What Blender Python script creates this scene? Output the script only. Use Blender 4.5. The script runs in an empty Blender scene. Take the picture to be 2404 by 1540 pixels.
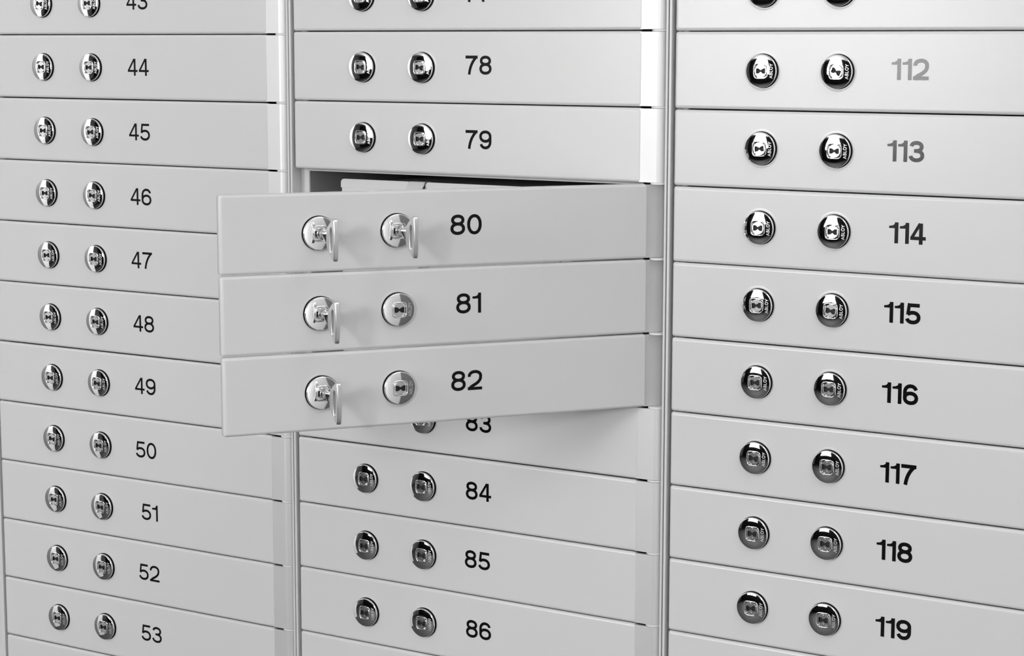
import bpy, math, random
from mathutils import Matrix, Vector

random.seed(7)
scene = bpy.context.scene
COL = scene.collection
MM = 0.001
Z0 = 1.450                      # height of the row of boxes 44 / 78 / 112 above the floor

def P(x, y, z):                 # millimetres in the cabinet frame -> metres in the room
    return Vector((x * MM, y * MM, z * MM + Z0))

# ------------------------------------------------------------------ camera
cam_d = bpy.data.cameras.new('camera')
cam = bpy.data.objects.new('camera', cam_d)
COL.objects.link(cam)
scene.camera = cam
FPX, YAW, PITCH, ROLL = 4795.85, -0.559725, -0.137598, 0.001808
cam_d.sensor_fit = 'HORIZONTAL'
cam_d.sensor_width = 36.0
cam_d.lens = FPX / 2404 * 36.0
cam_d.clip_start, cam_d.clip_end = 0.05, 50
fw = Vector((math.sin(YAW) * math.cos(PITCH), math.cos(YAW) * math.cos(PITCH), math.sin(PITCH)))
rt = Vector((math.cos(YAW), -math.sin(YAW), 0))
up = rt.cross(fw)
r2 = rt * math.cos(ROLL) + up * math.sin(ROLL)
u2 = up * math.cos(ROLL) - rt * math.sin(ROLL)
M = Matrix((r2, u2, -fw)).transposed().to_4x4()
M.translation = P(1659.187, -1664.829, 25.386)
cam.matrix_world = M

# ------------------------------------------------------------------ world, lights, exposure
w = bpy.data.worlds.new('world')
scene.world = w
w.use_nodes = True
w.node_tree.nodes['Background'].inputs[0].default_value = (0.5, 0.5, 0.5, 1)
w.node_tree.nodes['Background'].inputs[1].default_value = 0.05

def area_light(name, loc, target, sx, sy, radiance, spread=180):
    d = bpy.data.lights.new(name, 'AREA')
    d.shape = 'RECTANGLE'
    d.size, d.size_y = sx, sy
    d.spread = math.radians(spread)
    d.energy = radiance * math.pi * sx * sy
    o = bpy.data.objects.new(name, d)
    COL.objects.link(o)
    o.location = loc
    dirv = (Vector(target) - Vector(loc)).normalized()
    o.rotation_euler = dirv.to_track_quat('-Z', 'Y').to_euler()
    return o

KEY_L, CEIL_FILL_L, RIGHT_FILL_L, LEFT_FILL_L, FILL_L = 13.6, 3.8, 12.5, 32.0, 37.0
# large softbox standing at the far end of the room, left of the camera
area_light('softbox_light', (-1.27, -4.88, Z0 + 0.54), (0.60, 0.0, Z0 + 0.10), 1.30, 1.60, KEY_L)
# smaller softbox behind the camera
area_light('softbox_light', (1.35, -3.60, 1.88), (0.62, -0.15, 1.30), 0.45, 0.45, FILL_L)
# added fill lights: one overhead by the right wall, two brightening the side walls
area_light('added_overhead_fill', (1.95, -0.85, 2.68), (1.95, -0.85, 0), 0.6, 1.2, CEIL_FILL_L)
area_light('added_wall_fill', (1.55, -2.4, 2.45), (2.3, -2.4, 1.75), 0.25, 2.6, RIGHT_FILL_L, 100)
area_light('added_wall_fill', (-0.75, -1.1, 2.60), (-1.35, -1.1, 1.60), 0.20, 0.9, LEFT_FILL_L, 100)

scene.view_settings.view_transform = 'Standard'
scene.view_settings.look = 'None'
scene.view_settings.exposure = 0.02
scene.view_settings.gamma = 1.0
scene.view_settings.use_curve_mapping = False

# ------------------------------------------------------------------ materials
def base_mat(name, col, rough, metal=0.0, spec=0.5):
    m = bpy.data.materials.new(name)
    m.use_nodes = True
    b = m.node_tree.nodes['Principled BSDF']
    b.inputs['Base Color'].default_value = (col, col, col, 1)
    b.inputs['Roughness'].default_value = rough
    b.inputs['Metallic'].default_value = metal
    b.inputs['Specular IOR Level'].default_value = spec
    return m, b

def add_bump(m, b, scale, dist, strength=1.0, vec=(1, 1, 1), detail=2.0):
    n = m.node_tree.nodes
    l = m.node_tree.links
    tc = n.new('ShaderNodeTexCoord')
    mp = n.new('ShaderNodeMapping')
    mp.inputs['Scale'].default_value = vec
    nz = n.new('ShaderNodeTexNoise')
    nz.inputs['Scale'].default_value = scale
    nz.inputs['Detail'].default_value = detail
    bp = n.new('ShaderNodeBump')
    bp.inputs['Strength'].default_value = strength
    bp.inputs['Distance'].default_value = dist
    l.new(tc.outputs['Object'], mp.inputs['Vector'])
    l.new(mp.outputs['Vector'], nz.inputs['Vector'])
    l.new(nz.outputs['Fac'], bp.inputs['Height'])
    l.new(bp.outputs['Normal'], b.inputs['Normal'])
    return nz

def vary_colour(m, b, col, amount, scale, vec=(1, 1, 1)):
    n = m.node_tree.nodes
    l = m.node_tree.links
    tc = n.new('ShaderNodeTexCoord')
    mp = n.new('ShaderNodeMapping')
    mp.inputs['Scale'].default_value = vec
    nz = n.new('ShaderNodeTexNoise')
    nz.inputs['Scale'].default_value = scale
    mr = n.new('ShaderNodeMapRange')
    mr.inputs['To Min'].default_value = col * (1 - amount)
    mr.inputs['To Max'].default_value = col * (1 + amount)
    l.new(tc.outputs['Object'], mp.inputs['Vector'])
    l.new(mp.outputs['Vector'], nz.inputs['Vector'])
    l.new(nz.outputs['Fac'], mr.inputs['Value'])
    l.new(mr.outputs['Result'], b.inputs['Base Color'])

PAINT, b = base_mat('grey_powder_paint', 0.68, 0.225, spec=0.38)
add_bump(PAINT, b, 420, 0.000030, 1.0)
vary_colour(PAINT, b, 0.68, 0.012, 9)
FRAME, b = base_mat('frame_paint', 0.70, 0.32)
add_bump(FRAME, b, 400, 0.00003, 0.7)
ALU, b = base_mat('satin_aluminium', 0.70, 0.44, metal=0.5)
add_bump(ALU, b, 1.0, 0.00002, 0.5, vec=(2600, 2600, 12))
CHROME, b = base_mat('polished_chrome', 0.90, 0.035, metal=1.0)
SATIN, b = base_mat('struck_chrome_lettering', 0.62, 0.40, metal=1.0)
PLUG, b = base_mat('brushed_plug_metal', 0.80, 0.20, metal=1.0)
add_bump(PLUG, b, 900, 0.00002, 0.6)
KEYM, b = base_mat('worn_nickel_key', 0.72, 0.33, metal=1.0)
add_bump(KEYM, b, 700, 0.00004, 0.8)
SHANKM, b = base_mat('polished_key_shank', 0.62, 0.10, metal=1.0)
add_bump(SHANKM, b, 500, 0.00006, 0.8)
BLACK, b = base_mat('matte_black', 0.004, 0.8, spec=0.1)  # flat black for the lock rings and the seam shade strip
add_bump(BLACK, b, 800, 0.00002, 0.4)
VOID, b = base_mat('dark_keyway', 0.006, 0.6)
add_bump(VOID, b, 900, 0.00003, 0.4)
VINYL, b = base_mat('black_vinyl', 0.003, 0.15, spec=0.44)
add_bump(VINYL, b, 1100, 0.000016, 1.0)
WASHER, b = base_mat('white_nylon', 0.78, 0.4)
add_bump(WASHER, b, 500, 0.00002, 0.4)
TIN, b = base_mat('light_grey_tin', 0.78, 0.35)
add_bump(TIN, b, 300, 0.00003, 0.6)
INNER, b = base_mat('shaded_compartment_steel', 0.32, 0.45)  # darker than the frame paint, putting the interior's shade into the colour
add_bump(INNER, b, 300, 0.00003, 0.5)
WALLW, b = base_mat('white_wall_paint', 0.82, 0.7)
add_bump(WALLW, b, 120, 0.0006, 0.5)
CURTAIN, b = base_mat('dark_backdrop', 0.012, 0.9, spec=0.1)
add_bump(CURTAIN, b, 60, 0.002, 0.6)
DARKW, b = base_mat('dark_grey_paint', 0.22, 0.5)
add_bump(DARKW, b, 150, 0.0003, 0.5)
FLOORM, b = base_mat('dark_grey_floor', 0.02, 0.7)
add_bump(FLOORM, b, 80, 0.0005, 0.5)

# ------------------------------------------------------------------ mesh helpers (all lengths in mm, object space in metres)
class MB:
    def __init__(self):
        self.v, self.f, self.s = [], [], []

    def add(self, verts, faces, smooth=False):
        o = len(self.v)
        self.v += [tuple(c * MM for c in p) for p in verts]
        self.f += [tuple(i + o for i in f) for f in faces]
        self.s += [smooth] * len(faces)

    def box(self, x0, x1, y0, y1, z0, z1):
        v = [(x, y, z) for z in (z0, z1) for y in (y0, y1) for x in (x0, x1)]
        self.add(v, [(0, 2, 3, 1), (4, 5, 7, 6), (0, 1, 5, 4), (2, 6, 7, 3), (0, 4, 6, 2), (1, 3, 7, 5)])

    def prism_z(self, pts, z0, z1, smooth=False):       # pts (x, y), counter-clockwise seen from above
        n = len(pts)
        self.add([(x, y, z0) for x, y in pts] + [(x, y, z1) for x, y in pts],
                 [(i, (i + 1) % n, n + (i + 1) % n, n + i) for i in range(n)], smooth)
        self.add([(x, y, z0) for x, y in pts], [tuple(range(n - 1, -1, -1))])
        self.add([(x, y, z1) for x, y in pts], [tuple(range(n))])

    def loops(self, rings, smooth=True, close=True):
        n = len(rings[0])
        v = [p for r in rings for p in r]
        f = []
        for k in range(len(rings) - 1):
            for i in range(n if close else n - 1):
                j = (i + 1) % n
                f.append((k * n + i, k * n + j, (k + 1) * n + j, (k + 1) * n + i))
        self.add(v, f, smooth)

    def mesh(self, name, mat):
        me = bpy.data.meshes.new(name)
        me.from_pydata(self.v, [], self.f)
        me.polygons.foreach_set('use_smooth', self.s)
        me.materials.append(mat)
        me.update()
        return me

def obj(name, me, parent=None, loc=None, rot=None):
    o = bpy.data.objects.new(name, me)
    COL.objects.link(o)
    if parent is not None:
        o.parent = parent
    if loc is not None:
        o.location = loc
    if rot is not None:
        o.rotation_euler = rot
    return o

def tag(o, label, cat, group=None):
    o['label'] = label
    o['category'] = cat
    if group:
        o['group'] = group

def mmv(x, y, z):
    return Vector((x * MM, y * MM, z * MM))

def rrect(x0, x1, z0, z1, r, inset, y, seg=4, right=1.0):
    x0 += inset; x1 -= inset * right; z0 += inset; z1 -= inset
    r = max(r - inset * 0.5, 0.4)
    out = []
    for cx, cz, a0 in ((x1 - r, z0 + r, -90), (x1 - r, z1 - r, 0), (x0 + r, z1 - r, 90), (x0 + r, z0 + r, 180)):
        for k in range(seg + 1):
            a = math.radians(a0 + 90 * k / seg)
            out.append((cx + r * math.cos(a), y, cz + r * math.sin(a)))
    return out

# ------------------------------------------------------------------ setting: the room
def struct(name, mb, mat):
    o = obj(name, mb.mesh(name, mat))
    o['kind'] = 'structure'
    return o

RX0, RX1, RY0, RY1, RH = -3600, 2300, -5300, 520, 2720
m = MB(); m.box(RX0 - 80, RX1 + 80, RY0 - 80, RY1 + 80, -80, 0); struct('floor', m, FLOORM)
m = MB(); m.box(RX0 - 80, RX1 + 80, RY0 - 80, RY1 + 80, RH, RH + 80); struct('ceiling', m, WALLW)
m = MB(); m.box(RX0 - 80, RX0, RY0, RY1, 0, RH); struct('wall_far', m, DARKW)
# a white return wall stands close on the left, with an added dark panel for the lock reflections to show
m = MB(); m.box(-1450, -1350, -1500, RY1, 0, RH); struct('wall_left', m, WALLW)
m = MB(); m.box(-1349, -1320, -1020, 0, 0, 2100); struct('dark_panel_1', m, DARKW)
m = MB(); m.box(RX1, RX1 + 80, RY0, RY1, 0, RH); struct('wall_right', m, WALLW)
m = MB(); m.box(RX1 - 30, RX1 - 1, -650, 0, 0, 2100); struct('dark_panel_2', m, DARKW)  # unseen dark panel added to darken part of the open locks' reflections
m = MB(); m.box(RX0, RX1, RY0 - 80, RY0, 0, RH); struct('wall_front', m, CURTAIN)
m = MB(); m.box(RX0, RX1, RY1, RY1 + 80, 0, RH); struct('wall_back', m, WALLW)

# ------------------------------------------------------------------ layout numbers (mm, relative to the left lock of row 44)
CP = 438.803                       # column pitch
LD = 71.69                         # lock spacing
PITCHZ = 70.0
ZOFF = (0.0, 3.41, 3.70)           # height offset of each column
PANOFF = (1.0, 0.6, -0.6)           # door leaf relative to its locks
DL, DR = -88.0, 316.0              # door leaf left and right edge, relative to left lock
PROF0, PROF1, PROFR = 314.6, 331.6, 340.0
PIVX, PIVY = 759.31 - CP, 8.72     # pivot relative to the left lock of column two
FACE = 1.0                         # y of the door faces

# ------------------------------------------------------------------ digits
def ribbon(mb, pts, t, h, closed=False, fn=None, side=0.0):
    """flat stroke of width t along pts, raised to height h (fn maps (u, v) -> 3-D at a height)"""
    n = len(pts)
    L, R = [], []
    for i in range(n):
        if closed:
            a, c = pts[i - 1], pts[(i + 1) % n]
        else:
            a, c = pts[max(i - 1, 0)], pts[min(i + 1, n - 1)]
        p = pts[i]
        def unit(q0, q1):
            dx, dy = q1[0] - q0[0], q1[1] - q0[1]
            d = math.hypot(dx, dy) or 1
            return dx / d, dy / d
        if a == p:
            d1 = d2 = unit(p, c)
        elif c == p:
            d1 = d2 = unit(a, p)
        else:
            d1, d2 = unit(a, p), unit(p, c)
        tx, ty = d1[0] + d2[0], d1[1] + d2[1]
        d = math.hypot(tx, ty) or 1
        tx, ty = tx / d, ty / d
        co = max(tx * d1[0] + ty * d1[1], 0.5)
        nx, ny = -ty, tx
        k = t / 2 / co
        L.append((p[0] + nx * k, p[1] + ny * k))
        R.append((p[0] - nx * k, p[1] - ny * k))
    fn = fn or (lambda u, v, hh: (u, -hh, v))
    top = [fn(u, v, h) for u, v in L] + [fn(u, v, h) for u, v in R]
    bot = [fn(u, v, side) for u, v in L] + [fn(u, v, side) for u, v in R]
    f = []
    m_ = n if closed else n - 1
    for i in range(m_):
        j = (i + 1) % n
        f.append((i, n + i, n + j, j))
        f.append((2 * n + i, i, j, 2 * n + j))
        f.append((n + i, 3 * n + i, 3 * n + j, n + j))
    if not closed:
        f.append((0, 2 * n, 3 * n, n))
        e = n - 1
        f.append((e, n + e, 3 * n + e, 2 * n + e))
    mb.add(top + bot, f)

def arc(cx, cy, rx, ry, a0, a1, n=18, e=2.15):
    out = []
    for k in range(n + 1):
        a = math.radians(a0 + (a1 - a0) * k / n)
        c, s = math.cos(a), math.sin(a)
        out.append((cx + rx * math.copysign(abs(c) ** (2 / e), c), cy + ry * math.copysign(abs(s) ** (2 / e), s)))
    return out

def bez(p0, p1, p2, n=10):
    return [((1 - t) ** 2 * p0[0] + 2 * t * (1 - t) * p1[0] + t * t * p2[0],
             (1 - t) ** 2 * p0[1] + 2 * t * (1 - t) * p1[1] + t * t * p2[1]) for t in [k / n for k in range(n + 1)]]

def digit(ch, t, W):
    """strokes (points, width, closed) plus filled outlines, glyph height 1, width returned"""
    S, F = [], []
    c = W / 2
    e = t / 2
    if ch == '0':
        S.append((arc(c, .5, c - e, .5 - e, 0, 360, 36)[:-1], t, True))
    elif ch == '1':
        w1 = .40 + t * .35
        S.append(([(w1 - e, 0), (w1 - e, 1)], t, False))
        F.append([(w1 - t * .86, 1.0), (w1 - t * 1.02, .925), (w1 - t * 1.35, .868), (w1 - t * 1.8, .838), (0, .825), (0, .715), (w1 - t * .9, .715)])
        return S, F, w1
    elif ch == '2':
        p = arc(c, .69, c - e, .31 - e, 184, -12, 18)
        q = bez(p[-1], (W * .90, .42), (W * .40, .24), 8)[1:]
        q2 = bez(q[-1], (W * .14, .14), (e * .9, .02), 6)[1:]
        S.append((p + q + q2, t, False))
        S.append(([(0, e), (W, e)], t * .95, False))
    elif ch == '3':
        mid = .53
        S.append((arc(W * .49, (1 - e + mid) / 2, W * .455 - e, (1 - e - mid) / 2, 172, -88, 18), t, False))
        S.append((arc(c, (mid + e) / 2, c - e, (mid - e) / 2, 96, -176, 20), t, False))
        S.append(([(W * .34, mid), (W * .55, mid)], t * .92, False))
    elif ch == '4':
        S.append(([(W * .80 - e, 0), (W * .80 - e, 1)], t, False))
        S.append(([(0, .285), (W, .285)], t * .9, False))
        S.append(([(W * .80 - t * .75, .985), (t * .36, .30)], t * .82, False))
        F.append([(W * .80 - t * 1.15, 1.0), (W * .80 - t * 1.45, .90), (W * .80 - .02, .80), (W * .80 - .02, 1.0)])
    elif ch == '5':
        S.append(([(W * .16, 1 - e), (W * .93, 1 - e)], t * .98, False))
        S.append(([(W * .14 + e, 1), (W * .045 + e, .455)], t * .9, False))
        p = arc(W * .49, .325, W * .51 - e, .325 - e, 148, -166, 24)
        S.append((p, t, False))
        F.append([(W * .05, .455), (W * .05 + t * 1.0, .455), (W * .30, .56), (W * .08 + t * .6, .62)])
    elif ch in '69':
        a = arc(c, .60, c - e, .40 - e, 22, 180, 18) + [(e, .5), (e, .33)]
        bwl = arc(c, .325, c - e, .325 - e, 0, 360, 32)[:-1]
        if ch == '9':
            a = [(W - x, 1 - y) for x, y in a]
            bwl = [(W - x, 1 - y) for x, y in bwl]
        S.append((a, t, False))
        S.append((bwl, t, True))
    elif ch == '7':
        S.append(([(0, 1 - e), (W, 1 - e)], t, False))
        S.append((bez((W - t * .62, 1 - t * .55), (W * .38, .56), (W * .30, 0), 12), t, False))
    elif ch == '8':
        mid = .54
        S.append((arc(c, (1 - e + mid) / 2, W * .455 - e, (1 - e - mid) / 2, 0, 360, 32)[:-1], t, True))
        S.append((arc(c, (mid + e) / 2, c - e, (mid - e) / 2, 0, 360, 32)[:-1], t, True))
    return S, F, W

def number_mesh(text, t_mm, gap1):
    H = 18.2
    t = t_mm / H
    glyphs = [digit(ch, t, 0.765) for ch in text]
    x = 0
    xs = []
    for k, g in enumerate(glyphs):
        xs.append(x)
        nxt = text[k + 1] if k + 1 < len(text) else ''
        x += g[2] + ((gap1 if '1' in (text[k], nxt) else 2.0) / H if nxt else 0)
    mb = MB()
    th = 0.14
    for (S, F, wd), x0 in zip(glyphs, xs):
        lay = th
        for pts, tt, cl in S:
            ribbon(mb, [((px + x0 - x / 2) * H, (py - .5) * H) for px, py in pts], tt * H, lay, cl)
            lay += .02
        for pts in F:
            v = [((px + x0 - x / 2) * H, -lay, (py - .5) * H) for px, py in pts]
            mb.add(v, [tuple(range(len(v)))])
    return mb.mesh('number_decal', VINYL)

# ------------------------------------------------------------------ lock
RD = 13.9                                   # dome radius
def dome(r):                                # height of the domed face above the door
    return 4.2 + 0.2094 * RD / 3.2 * (1 - min(r / RD, 1) ** 3.2)

SEG = 48
def squircle(h, a, n=4.2):
    c, s = abs(math.cos(a)), abs(math.sin(a))
    return h / (c ** n + s ** n) ** (1 / n)

def ring(rfun, hfun):
    out = []
    for i in range(SEG):
        a = 2 * math.pi * i / SEG
        r = rfun(a)
        out.append((r * math.cos(a), -hfun(a, r), r * math.sin(a)))
    return out

def lock_meshes():
    cap = MB()
    rings = []
    for r, h in ((14.0, 1.75), (14.6, 1.8), (14.8, 2.0), (14.8, 3.4), (14.7, 3.75), (14.4, 4.05), (14.15, 4.15)):
        rings.append(ring(lambda a, r=r: r, lambda a, q, h=h: h))
    cap.loops(rings)
    rings = [ring(lambda a: 14.15, lambda a, q: 4.15), ring(lambda a: RD, lambda a, q: dome(RD))]
    cap.loops(rings, smooth=False)
    rings = []
    for k in range(11):
        f = k / 10
        rings.append(ring(lambda a: RD * (1 - f) + squircle(7.0, a) * f, lambda a, r: dome(r)))
    cap.loops(rings)
    top = dome(7.0)
    rings = []
    for hs, h in ((7.0, dome(7.0)), (6.75, top + .22), (6.4, top + .26), (6.15, top + .05), (5.95, top - 2.4)):
        rings.append(ring(lambda a, hs=hs: squircle(hs, a), lambda a, r, h=h: h))
    cap.loops(rings)
    fl = ring(lambda a: squircle(5.95, a), lambda a, r: top - 2.4)
    cap.add(fl, [tuple(range(SEG))])
    seat = MB()  # plain black ring round the foot of the lock
    seat.loops([ring(lambda a: 15.2, lambda a, r: -0.4), ring(lambda a: 15.2, lambda a, r: .75), ring(lambda a: 14.75, lambda a, r: 1.0), ring(lambda a: 14.7, lambda a, r: 1.9), ring(lambda a: 10., lambda a, r: 1.95)], smooth=False)
    sur = MB()                              # dished paint around the hole
    sur.loops([ring(lambda a: 15.22, lambda a, r: -0.2), ring(lambda a: 15.25, lambda a, r: .09), ring(lambda a: 15.5, lambda a, r: .13),
               ring(lambda a: 16.3, lambda a, r: .11), ring(lambda a: 17.0, lambda a, r: .04), ring(lambda a: 17.6, lambda a, r: .0), ring(lambda a: 18.2, lambda a, r: -.03)])
    # plug with a keyway through it
    kw = [(-4.5, 2.4), (-1.9, 2.4), (-.9, 1.5), (0.1, .85), (1.0, 1.7), (1.9, 1.25), (2.3, 2.45), (4.5, 2.45),
          (4.5, -2.45), (1.9, -2.45), (.9, -1.5), (0, -.85), (-.9, -1.6), (-1.9, -2.4), (-4.5, -2.4)]
    def kr(a):
        dx, dy = math.cos(a), math.sin(a)
        best = None
        for i in range(len(kw)):
            (x0, y0), (x1, y1) = kw[i], kw[(i + 1) % len(kw)]
            ex, ey = x1 - x0, y1 - y0
            det = -dx * ey + dy * ex
            if abs(det) < 1e-9:
                continue
            t = (-x0 * ey + y0 * ex) / det
            s = (dx * y0 - dy * x0) / det
            if t > 0 and -1e-6 <= s <= 1 + 1e-6 and (best is None or t > best):
                best = t
        return best or 1.0
    hp = top - .25
    def pring(rf, h):
        out = []
        for i in range(96):
            a = 2 * math.pi * i / 96
            out.append((rf(a) * math.cos(a), -h, rf(a) * math.sin(a)))
        return out
    plug = MB()
    plug.loops([pring(lambda a: 5.75, hp - 2.0), pring(lambda a: 5.75, hp - .12), pring(lambda a: 5.6, hp)], smooth=False)
    plug.loops([pring(lambda a: 5.6, hp), pring(kr, hp)], smooth=False)
    for sgn in (-1, 1):
        pts = [(0.1 + .62 * math.cos(k * math.pi / 5), -(hp + .18), sgn * 4.1 + .62 * math.sin(k * math.pi / 5)) for k in range(10)]
        low = [(x, -hp, z) for x, y, z in pts]
        plug.loops([low, pts], smooth=False)
        plug.add(pts, [tuple(range(10))])
    key = MB()
    key.loops([pring(kr, hp), pring(kr, hp - 1.4)], smooth=False)
    key.add(pring(kr, hp - 1.4), [tuple(range(96))])
    # struck lettering reading upwards on the right of the face
    H = 2.7
    G = {'A': ([[(0, 0), (.42, 1)], [(.42, 1), (.84, 0)], [(.16, .34), (.68, .34)]], .84),
         'B': ([[(.1, 0), (.1, 1)], [(.1, 1), (.45, .97), (.58, .77), (.45, .55), (.1, .53)], [(.1, .53), (.5, .5), (.66, .27), (.5, .04), (.1, 0)]], .70),
         'L': ([[(.1, 1), (.1, 0), (.58, 0)]], .60),
         'O': ([arc(.44, .5, .42, .5, 0, 360, 16, 2.0)], .88),
         'Y': ([[(0, 1), (.4, .46)], [(.8, 1), (.4, .46)], [(.4, .5), (.4, 0)]], .80)}
    let = MB()
    tot = sum(G[c][1] + .22 for c in 'ABLOY') - .22
    x = 0
    for ch in 'ABLOY':
        for st in G[ch][0]:
            ribbon(let, [(x + px, py) for px, py in st], .19, .22,
                   fn=lambda u, v, hh: ((11.35 - v * H), -(dome(math.hypot(11.35 - v * H, (u - tot / 2) * H)) + hh), (u - tot / 2) * H), side=-.1)
        x += G[ch][1] + .22
    return (cap.mesh('lock', CHROME), seat.mesh('black_ring', BLACK), sur.mesh('lock_surround', PAINT),
            plug.mesh('plug', PLUG), key.mesh('keyway', VOID), let.mesh('lettering', SATIN))

LOCK = lock_meshes()

# ------------------------------------------------------------------ door leaf and hinge profile
def door_meshes():
    hz = 34.55
    lv = MB()
    BR = 2.9
    rings = [rrect(DL, DR, -hz, hz, 2.2, 1.4, 8.0), rrect(DL, DR, -hz, hz, 2.2, 0, 7.5), rrect(DL, DR, -hz, hz, 2.2, 0, BR)]
    for k in range(1, 11):
        a = math.pi / 2 * k / 10
        rings.append(rrect(DL, DR, -hz, hz, 2.2, BR * (1 - math.cos(a)), BR * (1 - math.sin(a)), right=0.22))
    lv.loops(rings)
    lv.add(rings[-1], [tuple(range(len(rings[-1])))])
    lv.add(rings[0], [tuple(range(len(rings[0]) - 1, -1, -1))])
    # aluminium hinge profile, flat then rolled back
    pr = MB()
    pts = [(PROF0, 0.45), (PROF1, 0.45)]
    for k in range(1, 9):
        a = math.pi / 2 * k / 8
        pts.append((PROF1 + (PROFR - PROF1) * math.sin(a), 0.45 + 8.4 * (1 - math.cos(a))))
    pts += [(PROFR, 12.5), (PROFR - 2, 14.0), (PROF1 - 4, 14.0), (PROF1 - 4, 4.0), (PROF0, 4.0)]
    h2 = 33.9
    n = len(pts)
    pr.add([(x, y, -h2) for x, y in pts] + [(x, y, h2) for x, y in pts],
           [(i, (i + 1) % n, n + (i + 1) % n, n + i) for i in range(n)], True)
    pr.s = [1 <= i <= 9 for i in range(n)]
    pr.add([(x, y, -h2) for x, y in pts], [tuple(range(n - 1, -1, -1))])
    pr.add([(x, y, h2) for x, y in pts], [tuple(range(n))])
    return lv.mesh('door_leaf', PAINT), pr.mesh('hinge_profile', ALU)

LEAF, PROF = door_meshes()

# measured centres of the numbers (mm right of the left lock, mm above the lock centre)
NUM = {43: (139.8, 1.5), 44: (139.6, 1.0), 45: (139.3, 1.5), 46: (139.3, 1.4), 47: (138.4, 2.0), 48: (139.0, 2.1), 49: (139.1, 2.6),
       50: (138.1, .9), 51: (141.4, .9), 52: (138.7, 1.7), 53: (140.1, 1.8), 77: (138.0, 2.1), 78: (138.0, 2.8), 79: (137.9, 1.1),
       80: (137.0, 3.2), 81: (139.0, 2.4), 82: (136.6, 2.4), 83: (137.8, 2.1), 84: (137.7, 2.9), 85: (136.4, 2.9), 86: (137.7, 1.3),
       112: (137.5, 1.8), 113: (135.6, 2.2), 114: (139.2, 1.8), 115: (136.6, 2.4), 116: (136.6, 1.7), 117: (136.9, .7), 118: (135.5, .9), 119: (136.4, 1.1)}
LOCKDZ = {112: -.6, 113: .7, 86: -.8, 84: .6, 51: -.6, 49: .5, 44: .4}
STROKE = (2.45, 2.85, 3.35)
COLNAME = ('forties and fifties column', 'column with open doors', 'hundreds column')
ORD = 'first second third fourth fifth sixth seventh eighth ninth tenth eleventh twelfth'.split()
OPEN = {80: 54.11, 81: 54.35, 82: 54.69}

def make_door(col, row):
    num = 44 + 34 * col + row
    xl = CP * col
    zc = ZOFF[col] - PITCHZ * row
    root = bpy.data.objects.new('safe_deposit_box', None)
    root.empty_display_size = 0.03
    COL.objects.link(root)
    if num in OPEN:                      # swung out about its hinge on the right
        root.location = P(PIVX + CP, PIVY, zc)
        root.rotation_euler = (0, 0, math.radians(OPEN[num]))
        ox, oy = -PIVX, FACE - PIVY
    else:
        root.location = P(xl, FACE, zc)
        ox, oy = 0, 0
    dz = PANOFF[col] + random.uniform(-.12, .12)
    if num in OPEN:
        dz = PANOFF[col]
    obj('door_leaf', LEAF, root, mmv(ox, oy, dz))
    obj('hinge_profile', PROF, root, mmv(ox, oy, dz))
    locks = []
    for k in range(2):
        lz = LOCKDZ.get(num, random.uniform(-.25, .25))
        lo = obj('lock', LOCK[0], root, mmv(ox + LD * k, oy, lz))
        lo['label'] = 'domed chrome lock face'
        obj('black_ring', LOCK[1], lo)
        obj('lock_surround', LOCK[2], lo)
        turn = random.choice((0, 0, 0, .06, -.08, .12, -.05))
        if num == 112 and k == 1:
            turn = .42
        if num in OPEN:
            turn = 0
        obj('plug', LOCK[3], lo, rot=(0, turn, 0))
        obj('keyway', LOCK[4], lo, rot=(0, turn, 0))
        obj('lettering', LOCK[5], lo)
        locks.append(lo)
    if num in NUM:
        cx, cz = NUM[num]
        d = obj('number_decal', number_mesh(str(num), STROKE[col], 1.7 if col < 2 else 1.3), root, mmv(ox + cx, oy, cz))
        d['label'] = 'black vinyl number %d' % num
    place = ORD[row + 1] + ' down in the ' + COLNAME[col]
    if num in OPEN:
        tag(root, {80: 'open grey deposit box door marked 80 with keys in both locks',
                   81: 'open grey deposit box door marked 81, between two other open doors',
                   82: 'lowest open deposit box door, marked 82, above a half-hidden box'}[num], 'deposit box', 'open deposit boxes')
    elif num == 112:
        tag(root, 'closed deposit box whose number 112 is washed out by glare', 'deposit box', 'closed deposit boxes')
    elif num == 113:
        tag(root, 'closed deposit box whose number 113 is mottled by glare', 'deposit box', 'closed deposit boxes')
    elif num == 83:
        tag(root, 'closed deposit box marked 83, half hidden under the open doors', 'deposit box', 'closed deposit boxes')
    elif num in NUM:
        tag(root, 'closed grey deposit box marked %d, %s' % (num, place), 'deposit box', 'closed deposit boxes')
    else:
        tag(root, {54: 'closed box below the one marked 53, mostly cut off',
                   87: 'closed box below 86 in the column with open doors, mostly cut off',
                   111: 'closed box above 112 with only its lock bottoms showing in glare',
                   120: 'closed box below the one marked 119 in the hundreds column, mostly cut off'}[num], 'deposit box', 'closed deposit boxes')
    return root, locks

DOORS = {}
for col, rows in ((0, range(-1, 11)), (1, range(-1, 10)), (2, range(-1, 9))):
    for row in rows:
        DOORS[44 + 34 * col + row] = make_door(col, row)

# ------------------------------------------------------------------ cabinets (one carcass for each column)
def bevel_post(mb, x0, x1, y0, y1, z0, z1, r=0.7):
    pts = [(x0, y1), (x0, y0 + r), (x0 + r * .3, y0 + r * .3), (x0 + r, y0), (x1 - r, y0), (x1 - r * .3, y0 + r * .3), (x1, y0 + r), (x1, y1)]
    mb.prism_z(pts, z0, z1)

washer = MB()
pts = [(331.8 + 7.9 * math.cos(2 * math.pi * k / 32), 9.2 + 7.9 * math.sin(2 * math.pi * k / 32)) for k in range(32)]
washer.prism_z(pts, -.85, .85)
WASH = washer.mesh('hinge_spacer', WASHER)

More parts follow.
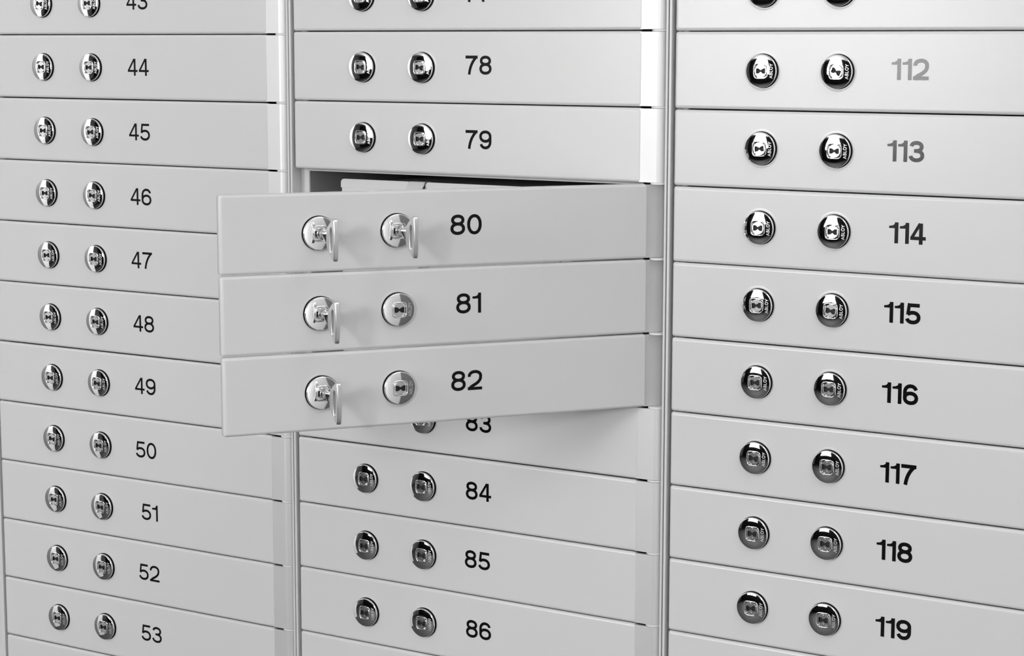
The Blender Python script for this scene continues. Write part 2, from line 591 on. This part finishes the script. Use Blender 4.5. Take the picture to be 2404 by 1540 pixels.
for col in range(3):
    nrow = (11, 10, 9)[col]
    z0 = ZOFF[col] - PITCHZ * (nrow - 1) - 36.0
    z1 = ZOFF[col] + PITCHZ + 36.0
    root = bpy.data.objects.new('deposit_cabinet', None)
    root.empty_display_size = 0.05
    COL.objects.link(root)
    root.location = Vector((CP * col * MM, 0, 0))
    zz = Z0 / MM
    floor_z = -zz + 0.5
    Y1 = 460.0
    def part(name, mat, *boxes, rnd=False):
        mb = MB()
        for bx in boxes:
            (bevel_post if rnd else mb.box)(*((mb,) + bx if rnd else bx))
        return obj(name, mb.mesh(name, mat), root, Vector((0, 0, Z0)))
    top = z1 + 120
    # uprights
    part('left_upright', FRAME, (-94.5, -91.9, 2.0, Y1, floor_z, top), rnd=True)
    part('left_flange', FRAME, (-91.9, -81.0, 16.4, 18.0, z0, z1), rnd=True)
    part('right_upright', FRAME, (340.9, 343.1, 2.0, Y1, floor_z, top), rnd=True)
    part('right_flange', FRAME, (329.2, 340.9, 32.0, 33.5, z0, z1))
    part('seam_shade_strip', BLACK, (343.1, 344.3, 4.5, 40.0, floor_z, top))  # seam shade put in as a black strip between the uprights
    part('header', FRAME, (-91.9, 340.9, 2.2, Y1, z1 + .3, top))
    part('plinth', FRAME, (-91.9, 340.9, 2.2, Y1, floor_z, z0 - .3))
    part('back_panel', INNER, (-91.9, 340.9, Y1 - 2, Y1, z0, z1))
    part('left_lining', INNER, (-81.4, -80.2, 17.0, Y1 - 3, z0, z1))
    part('right_lining', INNER, (328.0, 329.0, 34.0, Y1 - 3, z0, z1))
    # shelves under each row
    for k in range(-1, nrow):
        zb = ZOFF[col] + PANOFF[col] - PITCHZ * k - 35.0
        if k < nrow - 1:
            mb = MB()
            near = col == 1 and 1 <= k <= 4
            mb.box(-80.0, 327.8, 17.5 if near else 45.0, Y1 - 3, zb - .6, zb + .4)
            if near:
                mb.box(-80.0, 313.0, 13.2, 14.4, zb - 2.3, zb + .4)
                mb.box(-80.0, 313.0, 14.4, 17.5, zb - .6, zb + .4)
            obj('shelf', mb.mesh('shelf', FRAME if near else INNER), root, Vector((0, 0, Z0)))  # shelves behind closed doors take the darkened colour so the gaps read dark
        if k < nrow - 1:
            obj('hinge_spacer', WASH, root, Vector((0, 0, Z0 + zb * MM)))
    tag(root, ('grey steel cabinet frame around the forties and fifties column of boxes', 'grey steel cabinet frame around the column with three open doors',
               'grey steel cabinet frame around the hundreds column of boxes')[col], 'cabinet', 'deposit box cabinets')

# ------------------------------------------------------------------ steel tins inside the opened boxes
def make_tin(num):
    row = num - 78
    zb = ZOFF[1] + PANOFF[1] - PITCHZ * row - 35.0 + 0.45        # shelf top
    root = bpy.data.objects.new('deposit_tin', None)
    root.empty_display_size = 0.03
    COL.objects.link(root)
    root.location = P(389.0, 30.0, zb)
    W, D, HB, HT = 340.0, 380.0, 51.5, 59.2
    mb = MB()
    # body with rounded vertical corners
    mb.prism_z([(p[0], p[2]) for p in rrect(0, W, 0, D, 1.2, 0, 0)], 0, HB)
    obj('body', mb.mesh('body', TIN), root)
    def lid(name, x0, x1, y0, y1):
        mb = MB()
        pts = []
        r = 4.0
        pts += [(x0, HB - 1.2), (x1, HB - 1.2)]
        pts += [(x1 - r + r * math.cos(a), HT - r + r * math.sin(a)) for a in [math.pi / 2 * k / 6 for k in range(7)]]
        pts += [(x0 + r - r * math.cos(a), HT - r + r * math.sin(a)) for a in [math.pi / 2 * (6 - k) / 6 for k in range(7)]]
        n = len(pts)
        mb.add([(x, y0, z) for x, z in pts] + [(x, y1, z) for x, z in pts],
               [tuple(range(n)), tuple(range(2 * n - 1, n - 1, -1))] + [((i + 1) % n, i, n + i, n + (i + 1) % n) for i in range(n)])
        return obj(name, mb.mesh(name, TIN), root)
    lid('lid_section', 0.3, 88.0, -1.3, 1.2)
    lid('lid_section', 105.8, 246.0, -1.3, 1.2)
    lid('lid_section', 264.0, W + 1.0, -1.3, 1.2)
    mb = MB()
    mb.box(-.8, W + .8, 1.3, D + .8, HB - 1.5, HB + 0.8)
    obj('lid', mb.mesh('lid', TIN), root)
    for x0 in (86.6, 244.5):
        mb = MB()
        v = []
        for (y, z, x) in ((8, HT + .2, x0), (-2.2, HT + .2, x0), (-13.5, HB - 6.5, x0 - 1.0), (-14.5, HB - 9.5, x0 - 1.0)):
            for t in (0, 1.2):
                v += [(x, y + t * .8, z - t * .6), (x + 19.5, y + t * .8, z - t * .6)]
        f = []
        for k in range(3):
            a, c = 4 * k, 4 * k + 4
            f += [(a, c, c + 1, a + 1), (a + 2, a + 3, c + 3, c + 2), (a, a + 2, c + 2, c), (a + 1, c + 1, c + 3, a + 3)]
        f += [(0, 1, 3, 2), (12, 14, 15, 13)]
        mb.add(v, f)
        obj('clasp', mb.mesh('clasp', TIN), root)
    lab = {80: 'light grey steel tin with slanted clasps above the topmost open door',
           81: 'light grey steel tin hidden behind the middle open door',
           82: 'light grey steel tin hidden behind the lowest open door'}[num]
    tag(root, lab, 'tin', 'tins in the open boxes')

for n_ in (80, 81, 82):
    make_tin(n_)

# ------------------------------------------------------------------ keys
def key_meshes():
    # outline in (out, height); slot through the bow
    outer = [(31.0, -6.5), (35.0, -9.2), (40.0, -12.6), (45.0, -15.6), (48.6, -17.0), (50.4, -15.8), (51.6, -10.0), (52.4, -3.0), (52.6, 3.0),
             (52.4, 9.0), (51.6, 15.0), (50.6, 18.6), (48.6, 19.4), (45.0, 18.2), (40.0, 15.6), (35.0, 12.6), (31.0, 9.4), (29.6, 6.0), (29.2, 1.0), (29.6, -3.5)]
    outer = [(o_, z_ - 3.2) for o_, z_ in outer]
    fine = []                                      # round the outline
    for i in range(len(outer)):
        p0, p1, p2, p3 = (outer[(i + d) % len(outer)] for d in (-1, 0, 1, 2))
        for k in range(4):
            t = k / 4
            fine.append(tuple(.5 * (2 * b_ + (c_ - a_) * t + (2 * a_ - 5 * b_ + 4 * c_ - d_) * t * t + (3 * b_ - a_ - 3 * c_ + d_) * t ** 3)
                              for a_, b_, c_, d_ in zip(p0, p1, p2, p3)))
    outer = fine
    n = len(outer)
    slot = []
    for i, (o, z) in enumerate(outer):            # a stadium matched to the outline point by point
        a = math.atan2((z + 2.0) / 18.0, (o - 42.0) / 11.5)
        slot.append((43.6 + 3.9 * math.copysign(abs(math.cos(a)) ** .6, math.cos(a)), -3.0 + 11.4 * math.copysign(abs(math.sin(a)) ** .8, math.sin(a))))
    T = 2.1
    def off(pts, c, k):
        return [(c[0] + (o - c[0]) * k, c[1] + (z - c[1]) * k) for o, z in pts]
    def lay(pts, x):
        return [(x, -o, z) for o, z in pts]
    oin = off(outer, (41, -2), .955)
    sin_ = off(slot, (43.6, -3.0), 1.06)
    mb = MB()
    mb.loops([lay(sin_, -T), lay(oin, -T), lay(outer, -T + .7), lay(outer, T - .7), lay(oin, T), lay(sin_, T), lay(slot, T - .4), lay(slot, -T + .4), lay(sin_, -T)], smooth=False)
    bow = mb.mesh('bow', KEYM)
    # shank: rounded neck leaving the plug and flaring into the bow
    mb = MB()
    rings = []
    for o, hw, hz, zc in ((4.4, 2.2, 4.3, 0), (6.6, 3.9, 4.9, 0), (9.0, 4.0, 5.0, 0), (9.6, 2.6, 4.0, 0), (11.5, 2.4, 3.9, 0), (12.2, 3.4, 4.8, 0), (16.0, 3.3, 4.9, 0), (17.2, 2.6, 4.4, 0), (19.0, 2.6, 4.6, -.2), (24.0, 2.2, 5.6, -.8), (28.5, 1.8, 7.2, -1.6), (31.2, 1.6, 8.2, -1.8)):
        rings.append([(hw * math.cos(2 * math.pi * k / 20), -o, zc + hz * math.sin(2 * math.pi * k / 20)) for k in range(20)])
    mb.loops(rings)
    mb.add(rings[-1], [tuple(range(20))])
    mb.add(rings[0], [tuple(range(19, -1, -1))])
    return bow, mb.mesh('shank', SHANKM)

BOW, SHANK = key_meshes()
bpy.context.view_layer.update()
for num, k, lab in ((80, 0, 'silver key farther from the number 80 on the topmost open door'),
                    (80, 1, 'silver key next to the number 80 on the topmost open door'),
                    (81, 0, 'silver key in the lock of the middle open door'),
                    (82, 0, 'silver key in the lock of the lowest open door')):
    lo = DOORS[num][1][k]
    root = bpy.data.objects.new('key', None)
    root.empty_display_size = 0.01
    COL.objects.link(root)
    mw = lo.matrix_world.copy()
    root.location = mw.translation
    root.rotation_euler = mw.to_euler()
    obj('bow', BOW, root)
    obj('shank', SHANK, root)
    tag(root, lab, 'key', 'keys in the open doors')
